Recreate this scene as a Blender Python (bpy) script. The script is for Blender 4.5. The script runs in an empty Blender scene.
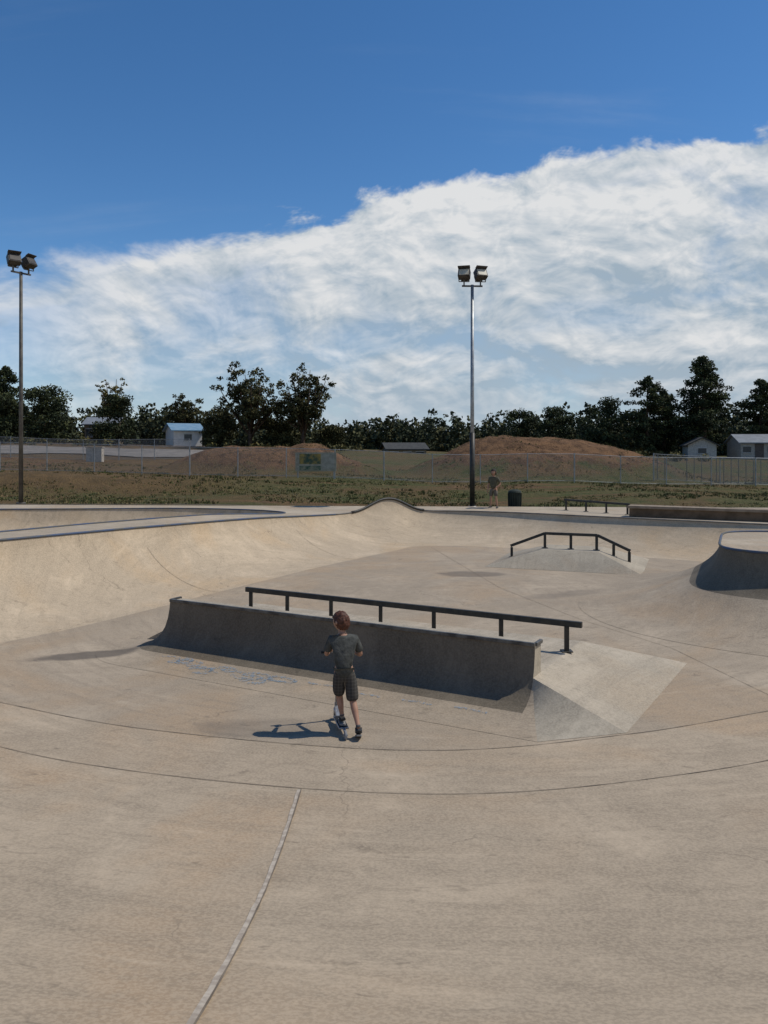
import bpy, bmesh, math, random
import numpy as np
from mathutils import Vector, Matrix, noise
from mathutils.geometry import delaunay_2d_cdt
from mathutils.bvhtree import BVHTree
random.seed(7); rng = np.random.default_rng(7)
S = bpy.context.scene
S.view_settings.view_transform = 'Standard'; S.view_settings.look = 'None'; S.view_settings.exposure = 0

# ---------------------------------------------------------------- helpers
def link(o, parent=None):
    S.collection.objects.link(o)
    if parent: o.parent = parent
    return o
def empty(name, loc=(0, 0, 0)):
    e = bpy.data.objects.new(name, None); e.location = loc; e.empty_display_size = .3
    return link(e)
def smooth(o):
    for p in o.data.polygons: p.use_smooth = True
def ss(a, b, x):
    t = max(0., min(1., (x - a) / (b - a))); return t * t * (3 - 2 * t)

class NT:
    def __init__(s, tree): s.t = tree; tree.nodes.clear()
    def n(s, typ, **k):
        nd = s.t.nodes.new(typ)
        for a, v in k.items(): setattr(nd, a, v)
        return nd
    def l(s, a, b): s.t.links.new(a, b)
    def put(s, sock, v):
        if hasattr(v, 'is_linked') or hasattr(v, 'links'): s.l(v, sock)
        else: sock.default_value = v
    def math(s, op, a, b=0., c=0., clamp=False):
        nd = s.n('ShaderNodeMath', operation=op, use_clamp=clamp)
        for i, v in enumerate((a, b, c)): s.put(nd.inputs[i], v)
        return nd.outputs[0]
    def noise(s, vec, scale, detail=4, rough=.55, dist=0., lac=2.):
        nd = s.n('ShaderNodeTexNoise'); s.l(vec, nd.inputs['Vector'])
        nd.inputs['Scale'].default_value = scale; nd.inputs['Detail'].default_value = detail
        nd.inputs['Roughness'].default_value = rough; nd.inputs['Distortion'].default_value = dist
        return nd.outputs['Fac']
    def rng(s, v, a, b, c=0., d=1., sm=True):
        nd = s.n('ShaderNodeMapRange'); nd.interpolation_type = 'SMOOTHSTEP' if sm else 'LINEAR'
        s.put(nd.inputs[0], v)
        for i, x in enumerate((a, b, c, d)): s.put(nd.inputs[i + 1], x)
        return nd.outputs[0]
    def mix(s, f, a, b, blend='MIX'):
        nd = s.n('ShaderNodeMix', data_type='RGBA', blend_type=blend)
        s.put(nd.inputs[0], f)
        for i, v in ((6, a), (7, b)):
            if isinstance(v, tuple): v = (*v[:3], 1)
            s.put(nd.inputs[i], v)
        return nd.outputs[2]
    def map(s, vec, scale=(1, 1, 1), rot=(0, 0, 0), loc=(0, 0, 0)):
        nd = s.n('ShaderNodeMapping'); s.l(vec, nd.inputs[0])
        nd.inputs['Scale'].default_value = scale; nd.inputs['Rotation'].default_value = rot; nd.inputs['Location'].default_value = loc
        return nd.outputs[0]

def new_mat(name, rough=.8, spec=.3, metal=0.):
    m = bpy.data.materials.new(name); m.use_nodes = True
    t = NT(m.node_tree)
    b = t.n('ShaderNodeBsdfPrincipled'); o = t.n('ShaderNodeOutputMaterial'); t.l(b.outputs[0], o.inputs[0])
    b.inputs['Roughness'].default_value = rough; b.inputs['Specular IOR Level'].default_value = spec
    b.inputs['Metallic'].default_value = metal
    g = t.n('ShaderNodeTexCoord')
    return m, t, b, g.outputs['Object']
def bump(t, b, h, dist, strength=.6):
    n = t.n('ShaderNodeBump'); t.l(h, n.inputs['Height']); n.inputs['Distance'].default_value = dist
    n.inputs['Strength'].default_value = strength; t.l(n.outputs[0], b.inputs['Normal'])
def simple(name, c1, c2=None, scale=6, rough=.7, spec=.3, metal=0., bmp=0.):
    m, t, b, co = new_mat(name, rough, spec, metal)
    c2 = c2 or tuple(x * .7 for x in c1)
    nz = t.noise(co, scale, 3, .6)
    t.l(t.mix(t.rng(nz, .35, .65), c1, c2), b.inputs['Base Color'])
    if bmp: bump(t, b, nz, bmp)
    return m
def concrete(name, c, dark=.70, warm=(.36, .25, .15), stain=1., cx=1.2, cy=17., patches=()):
    m, t, b, co = new_mat(name, .85, .22)
    big = t.noise(co, .17, 3, .6, .6); mid = t.noise(co, .75, 5, .68, .9); fine = t.noise(co, 9, 3, .7); gr = t.noise(co, 42, 2, .65)
    # trowel / run-off streaks that follow the bowl (polar co-ordinates about the basin centre)
    sx = t.n('ShaderNodeSeparateXYZ'); t.l(co, sx.inputs[0])
    dx = t.math('SUBTRACT', sx.outputs[0], cx); dy = t.math('SUBTRACT', sx.outputs[1], cy)
    rad = t.math('SQRT', t.math('ADD', t.math('MULTIPLY', dx, dx), t.math('MULTIPLY', dy, dy))); an = t.math('ARCTAN2', dx, t.math('ABSOLUTE', dy))
    pc = t.n('ShaderNodeCombineXYZ'); t.l(t.math('MULTIPLY', rad, 5.), pc.inputs[0]); t.l(t.math('MULTIPLY', an, 5.), pc.inputs[1]); t.l(sx.outputs[2], pc.inputs[2])
    st = t.noise(pc.outputs[0], 1.2, 5, .7, .5)
    col = t.mix(t.rng(big, .33, .66, 0, 1.), c, tuple(x * y for x, y in zip(c, (.80, .80, .80))))
    col = t.mix(t.rng(mid, .40, .70, 0, .95), col, tuple(x * dark for x in c))
    col = t.mix(t.math('MULTIPLY', t.math('SUBTRACT', 1., t.rng(mid, .32, .46)), .4), col, tuple(min(1, x * 1.25) for x in c))
    col = t.mix(t.math('MULTIPLY', t.rng(t.noise(co, .33, 3, .6, 1.), .46, .68), .7), col, warm)
    col = t.mix(t.rng(st, .46, .72, 0, .55), col, tuple(x * .58 for x in c))
    col = t.mix(t.math('MULTIPLY', t.math('SUBTRACT', 1., t.rng(st, .30, .44)), .3), col, tuple(min(1, x * 1.3) for x in c))
    col = t.mix(t.rng(fine, .46, .74, 0, .5), col, tuple(x * .60 for x in c))
    col = t.mix(t.rng(gr, .38, .62, 0, .30), col, tuple(min(1, x * 1.4) for x in c))
    sc = t.noise(t.map(co, (1, 2.4, 1), (0, 0, .6)), 1.9, 4, .72, 1.3)
    col = t.mix(t.rng(sc, .60, .74, 0, .55 * stain), col, tuple(x * .38 for x in c))
    for (px, py, ax, ay, rz, amt) in patches:   # floor stains and other dark patches, edges broken by noise
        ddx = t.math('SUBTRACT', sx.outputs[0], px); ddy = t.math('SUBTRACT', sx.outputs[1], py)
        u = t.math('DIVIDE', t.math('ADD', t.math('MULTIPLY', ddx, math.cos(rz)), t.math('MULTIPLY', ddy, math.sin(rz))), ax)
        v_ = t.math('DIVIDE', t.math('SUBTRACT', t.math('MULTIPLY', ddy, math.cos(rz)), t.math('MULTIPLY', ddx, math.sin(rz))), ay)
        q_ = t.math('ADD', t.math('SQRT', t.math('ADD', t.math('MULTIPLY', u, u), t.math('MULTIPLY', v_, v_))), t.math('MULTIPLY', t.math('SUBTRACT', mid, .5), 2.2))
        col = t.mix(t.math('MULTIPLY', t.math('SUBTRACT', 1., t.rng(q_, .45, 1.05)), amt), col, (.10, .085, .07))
    v = t.n('ShaderNodeTexVoronoi', feature='DISTANCE_TO_EDGE'); v.inputs['Scale'].default_value = .28
    wv = t.n('ShaderNodeVectorMath', operation='ADD')
    nn = t.n('ShaderNodeTexNoise'); t.l(co, nn.inputs['Vector']); nn.inputs['Scale'].default_value = 1.6; nn.inputs['Detail'].default_value = 4
    t.l(co, wv.inputs[0]); t.l(nn.outputs['Color'], wv.inputs[1]); t.l(wv.outputs[0], v.inputs['Vector'])
    ck = t.math('MULTIPLY', t.math('SUBTRACT', 1., t.rng(v.outputs['Distance'], .0, .0035)), t.rng(big, .48, .58))
    col = t.mix(t.math('MULTIPLY', ck, .55), col, tuple(x * .35 for x in c))
    t.l(col, b.inputs['Base Color'])
    bump(t, b, fine, .010, .5)
    return m

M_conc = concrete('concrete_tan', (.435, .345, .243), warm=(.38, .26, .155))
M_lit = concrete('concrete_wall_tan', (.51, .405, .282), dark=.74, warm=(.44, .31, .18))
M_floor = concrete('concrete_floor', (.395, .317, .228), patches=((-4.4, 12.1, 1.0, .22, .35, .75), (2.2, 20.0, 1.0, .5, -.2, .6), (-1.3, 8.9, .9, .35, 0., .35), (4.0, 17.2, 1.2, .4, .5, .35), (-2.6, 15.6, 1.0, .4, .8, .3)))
M_conc_g = concrete('concrete_grey', (.40, .345, .262), warm=(.32, .24, .16), cx=30, cy=-10)
M_wall = concrete('concrete_dark', (.19, .156, .112), dark=.55, warm=(.12, .09, .06), stain=1., cx=30, cy=-10)  # darker concrete for the upper curved faces and the raised lip
M_deck = concrete('concrete_deck', (.45, .37, .27))
M_joint = simple('joint_filler_dark', (.22, .175, .125), (.14, .11, .08), 5, rough=.9)
M_jointl = simple('joint_filler_light', (.50, .43, .34), (.34, .28, .22), 14, rough=.9)
M_black = simple('black_painted_steel', (.02, .021, .020), (.045, .04, .03), 8, .5, .4)
M_blue = simple('coping_worn_blue_paint', (.06, .09, .16), (.10, .10, .09), 2.2, .6, .3, .1)
M_steel = simple('galvanised_steel', (.36, .37, .37), (.26, .27, .27), 5, .45, .5, .5)
M_pole = simple('weathered_pole_steel', (.13, .12, .10), (.08, .07, .06), 3, .6, .4, .3)
M_bark = simple('bark', (.10, .07, .05), (.05, .035, .025), 3, .95, .1, bmp=.03)

class MB:
    def __init__(s): s.v = []; s.f = []; s.m = []
    def add(s, vs, fs, mi=0):
        o = len(s.v); s.v += [tuple(v) for v in vs]; s.f += [tuple(i + o for i in f) for f in fs]; s.m += (list(mi) if isinstance(mi, list) else [mi] * len(fs))
    def box(s, c, size, rz=0., mi=0, taper=1., M=None):
        x, y, z = (a / 2 for a in size); R = M or Matrix.Rotation(rz, 3, 'Z'); c = Vector(c)
        vs = [c + R @ Vector((sx * x * (taper if sz > 0 else 1), sy * y * (taper if sz > 0 else 1), sz * z)) for sz in (-1, 1) for sx, sy in ((-1, -1), (1, -1), (1, 1), (-1, 1))]
        s.add(vs, [(0, 3, 2, 1), (4, 5, 6, 7), (0, 1, 5, 4), (1, 2, 6, 5), (2, 3, 7, 6), (3, 0, 4, 7)], mi)
    def beam(s, p, q, w, h, mi=0):
        p = Vector(p); q = Vector(q); d = (q - p).normalized()
        side = d.cross(Vector((0, 0, 1)))
        side = Vector((1, 0, 0)) if side.length < .05 else side.normalized()
        up = side.cross(d)
        vs = [e + side * a * w / 2 + up * b * h / 2 for e in (p, q) for a, b in ((-1, -1), (1, -1), (1, 1), (-1, 1))]
        s.add(vs, [(0, 1, 2, 3), (7, 6, 5, 4), (0, 4, 5, 1), (1, 5, 6, 2), (2, 6, 7, 3), (3, 7, 4, 0)], mi)
    def tube(s, pts, rad, n=10, mi=0, cap=True):
        pts = [Vector(p) for p in pts]; rad = rad if isinstance(rad, (list, tuple)) else [rad] * len(pts)
        rings = []; prev = None
        for i, p in enumerate(pts):
            d = (pts[min(i + 1, len(pts) - 1)] - pts[max(i - 1, 0)]).normalized()
            if prev is None:
                a = d.cross(Vector((0, 0, 1)))
                if a.length < .05: a = d.cross(Vector((1, 0, 0)))
            else: a = prev - d * prev.dot(d)
            a.normalize(); prev = a; bb = d.cross(a)
            rings.append([p + (a * math.cos(k * 2 * math.pi / n) + bb * math.sin(k * 2 * math.pi / n)) * rad[i] for k in range(n)])
        vs = [v for r in rings for v in r]; fs = []
        for i in range(len(pts) - 1):
            for k in range(n): fs.append((i * n + k, i * n + (k + 1) % n, (i + 1) * n + (k + 1) % n, (i + 1) * n + k))
        if cap: fs += [tuple(range(n))[::-1], tuple((len(pts) - 1) * n + k for k in range(n))]
        s.add(vs, fs, mi)
    def obj(s, name, mats, parent=None, sm=False, bevel=0.):
        me = bpy.data.meshes.new(name); me.from_pydata(s.v, [], s.f)
        for m in mats: me.materials.append(m)
        me.polygons.foreach_set('material_index', s.m); me.update()
        o = bpy.data.objects.new(name, me); link(o, parent)
        if sm: smooth(o)
        if bevel:
            b = o.modifiers.new('bevel', 'BEVEL'); b.width = bevel; b.segments = 2; b.limit_method = 'ANGLE'
        return o

# ---------------------------------------------------------------- skate bowl
def deckz(x, y):
    return .9 + .45 * (1 - ss(-8, 1.5, x)) * ss(3, 11, y) * (1 - .6 * ss(22.5, 28, y)) + .6 * (1 - ss(3, 11, y))
ctrl = [((0, 1.2), (.3, 8.25)), ((4, 1.5), (2.6, 8.7)), ((8.5, 3.5), (4.8, 9.6)), ((13, 7), (8.5, 11.2)), ((15.8, 11), (12.5, 13)),
        ((17, 16), (14.5, 16.5)), ((15.5, 20.5), (13, 18.8)), ((11.3, 23.5), (10, 21.4)), ((7.6, 25.9), (6.8, 23.6)), ((4.1, 28.2), (3.4, 25.6)),
        ((1.3, 28.7), (1.2, 25.8)), ((-1.35, 26.8), (.3, 24.6)), ((-3.75, 22.5), (-1.7, 21.2)), ((-5.5, 19.0), (-3.45, 17.8)), ((-7.4, 15.5), (-5.3, 14.1)),
        ((-9.3, 13), (-6.8, 11.9)), ((-9.8, 9.5), (-6.7, 10.6)), ((-8.3, 5.2), (-5, 9.95)), ((-4.6, 2.2), (-2.7, 8.9))]
def cr(p0, p1, p2, p3, t):
    return .5 * ((2 * p1) + (-p0 + p2) * t + (2 * p0 - 5 * p1 + 4 * p2 - p3) * t * t + (-p0 + 3 * p1 - 3 * p2 + p3) * t ** 3)
NS = 20
def loop(pts):
    n = len(pts); out = []
    P = [np.array(p, float) for p in pts]
    for i in range(n):
        for k in range(NS): out.append(cr(P[i - 1], P[i], P[(i + 1) % n], P[(i + 2) % n], k / NS))
    return out
RIM = loop([c[0] for c in ctrl]); TOE = loop([c[1] for c in ctrl]); NR = len(RIM)
def rimz(p):
    b = .46 * math.exp(-abs((p[0] - .15) / .8) ** 2.2) if p[1] > 22 else 0
    return deckz(*p) + b
def arcprof(t, w, h, k):
    r = (w * w + h * h) / (2 * h); a = r - math.sqrt(max(0, r * r - (w * (1 - t)) ** 2))
    e = h * (1 - math.sqrt(max(0, 1 - (1 - t) ** 2)))
    return a * (1 - k) + e * k
NT_ = 30
def bowlpt(i, t):
    i %= NR; R, T = RIM[i], TOE[i]; w = np.linalg.norm(R - T); h = rimz(R)
    p = R + (T - R) * t; k = .55 * ss(120, 160, i) * (1 - ss(310, 335, i)); z = arcprof(t, w, h, k)
    return (p[0], p[1], z)
mb = MB(); vs = []; fs = []; mi = []
for k in range(NT_ + 1):
    for i in range(NR): vs.append(bowlpt(i, (k / NT_) ** 1.3))
for k in range(NT_):
    for i in range(NR):
        j = (i + 1) % NR
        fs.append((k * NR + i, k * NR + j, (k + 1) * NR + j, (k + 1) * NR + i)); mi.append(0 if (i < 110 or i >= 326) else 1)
mb.add(vs, fs, mi)
def inpoly(x, y, poly):
    c = False; n = len(poly); j = n - 1
    for i in range(n):
        xi, yi = poly[i][0], poly[i][1]; xj, yj = poly[j][0], poly[j][1]
        if (yi > y) != (yj > y) and x < (xj - xi) * (y - yi) / (yj - yi) + xi: c = not c
        j = i
    return c
def cdt(loops, grid, keep):
    V = []; E = []
    for lp in loops:
        o = len(V); n = len(lp); V += [Vector((p[0], p[1])) for p in lp]; E += [(o + i, o + (i + 1) % n) for i in range(n)]
    V += [Vector(g) for g in grid]
    r = delaunay_2d_cdt(V, E, [], 0, 1e-5)
    nv, nf = r[0], r[2]
    out = []
    for f in nf:
        cx = sum(nv[i][0] for i in f) / len(f); cy = sum(nv[i][1] for i in f) / len(f)
        if keep(cx, cy): out.append(tuple(f))
    return nv, out
gv, gf = cdt([TOE], [(x, y) for x in np.arange(-8, 16, 1.) for y in np.arange(8, 28, 1.) if inpoly(x, y, TOE)], lambda x, y: inpoly(x, y, TOE))
mb.add([(v[0], v[1], 0) for v in gv], gf, 2)
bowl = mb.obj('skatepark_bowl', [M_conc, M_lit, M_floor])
bm = bmesh.new(); bm.from_mesh(bowl.data); bmesh.ops.remove_doubles(bm, verts=bm.verts, dist=.0005)
bmesh.ops.recalc_face_normals(bm, faces=bm.faces)
if sum(f.normal.z for f in bm.faces) < 0: bmesh.ops.reverse_faces(bm, faces=bm.faces)
bm.to_mesh(bowl.data); bvh = BVHTree.FromBMesh(bm); bm.free(); smooth(bowl)
def drape(x, y):
    h = bvh.ray_cast(Vector((x, y, 10)), Vector((0, 0, -1)))
    return h[0].z if h[0] else deckz(x, y)
def strip(mbx, pts, w, off=.005, mi=0, jitter=0., step=.12):
    P = [np.array(p[:2], float) for p in pts]; out = [P[0]]
    for a, b in zip(P[:-1], P[1:]):
        n = max(1, int(np.linalg.norm(b - a) / step))
        for k in range(1, n + 1): out.append(a + (b - a) * k / n)
    vs = []; 
    for i, p in enumerate(out):
        d = out[min(i + 1, len(out) - 1)] - out[max(i - 1, 0)]; d = d / (np.linalg.norm(d) + 1e-9); s_ = np.array((-d[1], d[0]))
        ww = w * (1 + jitter * (noise.noise(Vector((p[0] * 6, p[1] * 6, 0)))))
        for sg in (-1, 1):
            a = p + s_ * sg * ww / 2; vs.append((a[0], a[1], drape(*a) + off))
    mbx.add(vs, [(2 * i, 2 * i + 1, 2 * i + 3, 2 * i + 2) for i in range(len(out) - 1)], mi)
jt = MB()
strip(jt, [TOE[i] for i in range(-60, 61)], .010, jitter=.9)
strip(jt, [bowlpt(i, .84) for i in range(-60, 61)], .009, jitter=.9)
for i in (232, 262, 290): strip(jt, [bowlpt(i, t / 10) for t in range(1, 11)], .009, jitter=.8)
strip(jt, [(4.9, 9.9), (4.5, 12.5), (3.6, 14.6), (2.6, 18), (1.5, 25.5)], .007, jitter=.8)
strip(jt, [(-3.2, 17.2), (3.4, 18.6), (6.2, 18.4)], .007, jitter=.8)
jt.obj('expansion_joint', [M_joint], bowl)
jl = MB(); strip(jl, [(-.765, 7.2), (-.765, 5.), (-.79, 3.), (-.80, 1.5)], .032, off=.006, jitter=.5)
jl.obj('sealed_joint', [M_jointl], bowl)
jd = MB(); strip(jd, [(-.745, 7.2), (-.745, 5.), (-.77, 3.), (-.78, 1.5)], .009, off=.010, jitter=.8)
jd.obj('sealed_joint_gap', [M_joint], bowl)
cp = MB()
def copz(i):
    p = RIM[i % NR]; return (p[0], p[1], rimz(p) + .012)
cp.tube([copz(i) for i in range(222, 345)], .026, 8)
cp.obj('coping', [M_blue], bowl, True)
cp = MB(); cp.tube([copz(i) for i in range(100, 223)], .022, 8); cp.obj('coping_steel', [simple('dull_steel', (.13, .12, .11), (.22, .20, .17), 3, .6, .3, .2)], bowl, True)
hb = MB(); vs = []; fs = []; idx = [i for i in range(170, 250) if rimz(RIM[i]) - deckz(*RIM[i]) > .02]
for i in idx:
    p = RIM[i]; q = RIM[i] + (RIM[i] - TOE[i]) / np.linalg.norm(RIM[i] - TOE[i]) * .22
    vs += [(p[0], p[1], rimz(p) - .003), (q[0], q[1], rimz(p) - .003), (q[0], q[1], deckz(*q) - .05)]
for k in range(len(idx) - 1):
    for a in range(2): fs.append((3 * k + a, 3 * k + 3 + a, 3 * k + 4 + a, 3 * k + 1 + a))
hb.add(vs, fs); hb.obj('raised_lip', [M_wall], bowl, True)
hc = MB(); hc.tube([(RIM[i][0], RIM[i][1], rimz(RIM[i]) + .015) for i in idx], .045, 8); hc.obj('raised_lip_coping', [M_black], bowl, True)

# second bowl behind the left rim
b2c = [(-8.7, 16.3), (-6.7, 19.6), (-5.1, 22.7), (-3.3, 25.8), (-3.9, 27.2), (-6, 27.6), (-10, 27.0), (-14, 25.3), (-15.5, 20), (-13, 16.2), (-10.8, 15.4)]
R2 = loop(b2c); cen = np.array((-9.0, 22.3)); T2 = [p + (cen - p) / np.linalg.norm(cen - p) * min(1.7, np.linalg.norm(cen - p) * .6) for p in R2]
n2 = len(R2); vs = []; fs = []
for k in range(17):
    t = k / 16
    for i in range(n2):
        p = R2[i] + (T2[i] - R2[i]) * t; h = deckz(*R2[i]) - .05
        vs.append((p[0], p[1], .05 + h * (1 - math.sqrt(max(0, 1 - (1 - t) ** 2)))))
for k in range(16):
    for i in range(n2): fs.append((k * n2 + i, k * n2 + (i + 1) % n2, (k + 1) * n2 + (i + 1) % n2, (k + 1) * n2 + i))
b2 = MB(); b2.add(vs, fs); b2.add([(p[0], p[1], .05) for p in T2], [tuple(range(n2))])
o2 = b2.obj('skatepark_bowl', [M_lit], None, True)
c2 = MB(); c2.tube([(p[0], p[1], deckz(*p) + .012) for p in R2 + R2[:1]], .022, 8, cap=False); c2.obj('coping', [M_blue], o2, True)

# deck
DX0, DX1, DY0, DY1 = -22., 24., -8., 30.
outer = [(DX0, DY0), (DX1, DY0), (DX1, DY1), (DX0, DY1)]
grid = [(x, y) for x in np.arange(DX0 + 1, DX1, 1.) for y in np.arange(DY0 + 1, DY1, 1.) if not inpoly(x, y, RIM) and not inpoly(x, y, R2)]
dv, df = cdt([outer, RIM, R2], grid, lambda x, y: not inpoly(x, y, RIM) and not inpoly(x, y, R2))
dm = MB(); dm.add([(v[0], v[1], deckz(v[0], v[1])) for v in dv], df)
for a, b in zip(outer, outer[1:] + outer[:1]):
    n = 46; vv = []
    for k in range(n + 1):
        x = a[0] + (b[0] - a[0]) * k / n; y = a[1] + (b[1] - a[1]) * k / n; vv += [(x, y, deckz(x, y)), (x, y, deckz(x, y) - .4)]
    dm.add(vv, [(2 * k, 2 * k + 1, 2 * k + 3, 2 * k + 2) for k in range(n)])
dk = dm.obj('concrete_deck', [M_deck])
bm = bmesh.new(); bm.from_mesh(dk.data); bmesh.ops.recalc_face_normals(bm, faces=bm.faces); bm.to_mesh(dk.data); bm.free()

# island quarter pipe on the right
isl = empty('quarter_pipe'); vs = []; fs = []; n = 160; m = 24
def irim(a):
    c, s_ = math.cos(a), math.sin(a); e = 2 / 5.5
    x = 5.6 * math.copysign(abs(c) ** e, c); y = 2.3 * math.copysign(abs(s_) ** e, s_)
    r = -.42; return np.array((12.15 + x * math.cos(r) - y * math.sin(r), 14.45 + x * math.sin(r) + y * math.cos(r)))
IR = [irim(2 * math.pi * (i + .5) / n) for i in range(n)]
IN = []
for i in range(n):
    d = IR[(i + 1) % n] - IR[i - 1]; d /= np.linalg.norm(d); IN.append(np.array((d[1], -d[0])))
for _ in range(6): IN = [(IN[i - 1] + IN[i] * 2 + IN[(i + 1) % n]) / np.linalg.norm(IN[i - 1] + IN[i] * 2 + IN[(i + 1) % n]) for i in range(n)]
def islpt(i, t, W=2.7, H=1.22):
    p = IR[i % n] + IN[i % n] * W * t; return (p[0], p[1], .004 + H * (1 - (max(0, 1 - (1 - t) ** 2.0)) ** .5))
for k in range(m + 1):
    for i in range(n): vs.append(islpt(i, (k / m) ** 1.6))
for k in range(m):
    for i in range(n): fs.append((k * n + i, (k + 1) * n + i, (k + 1) * n + (i + 1) % n, k * n + (i + 1) % n))
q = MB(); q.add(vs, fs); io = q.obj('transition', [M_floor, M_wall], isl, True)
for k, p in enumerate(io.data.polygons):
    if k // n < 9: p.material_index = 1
q = MB(); q.add([(p[0], p[1], 1.224) for p in IR], [tuple(range(n))]); q.obj('platform', [M_deck], isl)
q = MB(); q.tube([(p[0], p[1], 1.235) for p in IR + IR[:1]], .026, 8, cap=False); q.obj('coping', [M_blue], isl, True)

# ---------------------------------------------------------------- ledge / funbox
A = np.array((1.82, 9.64)); ua = np.array((.875, -.485)); ua /= np.linalg.norm(ua); un = np.array((-ua[1], ua[0]))
def L(a, nn, z): p = A + ua * a + un * nn; return (p[0], p[1], z)
prof = [(0, .75), (.012, .62), (.035, .48), (.075, .35), (.13, .25), (.21, .165), (.32, .105), (.46, .06), (.64, .028), (.85, .01), (1.1, .003)]
fun = empty('funbox_ledge'); LEN = 5.9; PH = .37
f1 = MB(); vs = []; fs = []
colpts = []
for k in range(13):
    an = math.pi / 2 * (1 - k / 12); colpts.append([L(-LEN - math.sin(an) * d, -math.cos(an) * d, z) for d, z in prof])
colpts.insert(0, [L(-LEN - d, .22, z) for d, z in prof])
for k in range(1, 41): colpts.append([L(-LEN * (1 - k / 40), -d, z) for d, z in prof])
npf = len(prof)
for c in colpts: vs += c
for i in range(len(colpts) - 1):
    for k in range(npf - 1): fs.append((i * npf + k, i * npf + k + 1, (i + 1) * npf + k + 1, (i + 1) * npf + k))
f1.add(vs, fs); 
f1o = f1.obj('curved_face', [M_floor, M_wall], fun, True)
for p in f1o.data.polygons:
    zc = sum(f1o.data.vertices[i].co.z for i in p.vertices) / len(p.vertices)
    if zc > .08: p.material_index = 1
f2 = MB()
f2.add([L(-LEN, 0, .75), L(0, 0, .75), L(0, .22, .75), L(-LEN, .22, .75), L(0, .22, PH - .05), L(-LEN, .22, PH - .05)],
       [(0, 1, 2, 3), (3, 2, 4, 5)])
endp = [L(0, -d, z) for d, z in prof if z >= .34]
f2.add(endp + [L(0, .22, PH - .05), L(0, .22, .75)], [tuple(range(len(endp) + 2))])
f2.add([L(-LEN - d, .22, z) for d, z in prof] + [L(-LEN, .22, -.05)], [tuple(range(npf + 1))])
f2.obj('ledge_wall', [M_conc_g], fun)
M_bank = concrete('concrete_bank', (.435, .37, .28), warm=(.36, .28, .19), cx=30, cy=-10)
f3 = MB()
T = L(0, -.075, PH); Q = L(1.16, -.36, .003); Qb = L(1.3, 3.0, .003); Tb = L(0, 2.05, PH)
TLb = L(-LEN, 2.05, PH); Lb = L(-LEN - .75, 3.0, .003); Lf = L(-LEN - .75, .21, .003); TLf = L(-LEN, .21, PH); Tf = L(0, .22, PH)
f3.add([Tf, Tb, TLb, TLf], [(0, 1, 2, 3)])
f3.add([T, Q, Qb, Tb, Tf], [(0, 1, 2, 3, 4)])
f3.add([Tb, Qb, Lb, TLb], [(0, 1, 2, 3)])
f3.add([TLb, Lb, Lf, TLf], [(0, 1, 2, 3)])
f3.add([TLf, Lf, L(-LEN, .21, 0)], [(0, 1, 2)])
f3.obj('banks', [M_bank], fun)
pl = [(d, z) for d, z in prof if z <= .351]
cr_ = [L(.38 * (d - .075), -d, z) for d, z in pl]; e0 = [L(0, -d, z) for d, z in pl]
mx = pl[-1][0]
eb = [tuple(np.array(T) + (np.array(Q) - np.array(T)) * ((d - .075) / (mx - .075))) for d, z in pl]
nn_ = len(pl)
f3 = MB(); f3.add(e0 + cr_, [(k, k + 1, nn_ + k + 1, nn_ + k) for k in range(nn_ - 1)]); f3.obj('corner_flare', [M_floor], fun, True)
f3 = MB(); f3.add(cr_ + eb, [(k, k + 1, nn_ + k + 1, nn_ + k) for k in range(nn_ - 1)]); f3.obj('corner_hip', [M_conc_g], fun, True)
f4 = MB(); f4.beam(L(-LEN, .0, .752), L(.0, .0, .752), .045, .045); f4.beam(L(0, .024, .752), L(0, .24, .752), .045, .045)
f4.beam(L(-LEN, .024, .752), L(-LEN, .24, .752), .045, .045)
f4.obj('steel_edge', [simple('worn_edge_steel', (.15, .145, .13), (.06, .055, .05), 5, .5, .5, .4)], fun, bevel=.006)
# faded blue chalk: patchy, lets the concrete show through
M_chalk, t, b, co = new_mat('blue_chalk', .95, .1)
b.inputs['Base Color'].default_value = (.27, .35, .42, 1)
t.l(t.math('MULTIPLY', t.rng(t.noise(co, 22, 3, .7), .42, .60), .55), b.inputs['Alpha'])
ck = MB()
def profz(d):
    for (d0, z0), (d1, z1) in zip(prof[:-1], prof[1:]):
        if d0 <= d <= d1: return z0 + (z1 - z0) * (d - d0) / (d1 - d0)
    return .003
def chalk(path, w=.02):
    vs = []
    for i, (a, d) in enumerate(path):
        a2, d2 = path[min(i + 1, len(path) - 1)]; a1, d1 = path[max(i - 1, 0)]
        t = np.array((a2 - a1, d2 - d1)); t = t / (np.linalg.norm(t) + 1e-9); s_ = (-t[1], t[0])
        for sg in (-1, 1):
            aa = a + s_[0] * w / 2 * sg; dd = d + s_[1] * w / 2 * sg; vs.append(L(aa, -dd, profz(dd) + .007))
    ck.add(vs, [(2 * i, 2 * i + 1, 2 * i + 3, 2 * i + 2) for i in range(len(path) - 1)])
for g in range(14):
    a0 = -5.3 + g * .16 + random.uniform(-.1, .1); d0 = random.uniform(.5, .9); r1 = random.uniform(.10, .24); r2 = random.uniform(.04, .12); ph = random.uniform(0, 6)
    chalk([(a0 + r1 * math.cos(ph + k * .3), min(1.05, max(.42, d0 + r2 * math.sin(ph + k * .3)))) for k in range(random.randint(10, 20))], random.choice((.05, .09)))
for g in range(4):
    a0 = -2.9 + g * .7; d0 = random.uniform(.55, .8); chalk([(a0 + k * .06, d0 + .01 * math.sin(k * .8 + g)) for k in range(8)], .04)
ck.obj('chalk_drawing', [M_chalk], fun)

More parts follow.
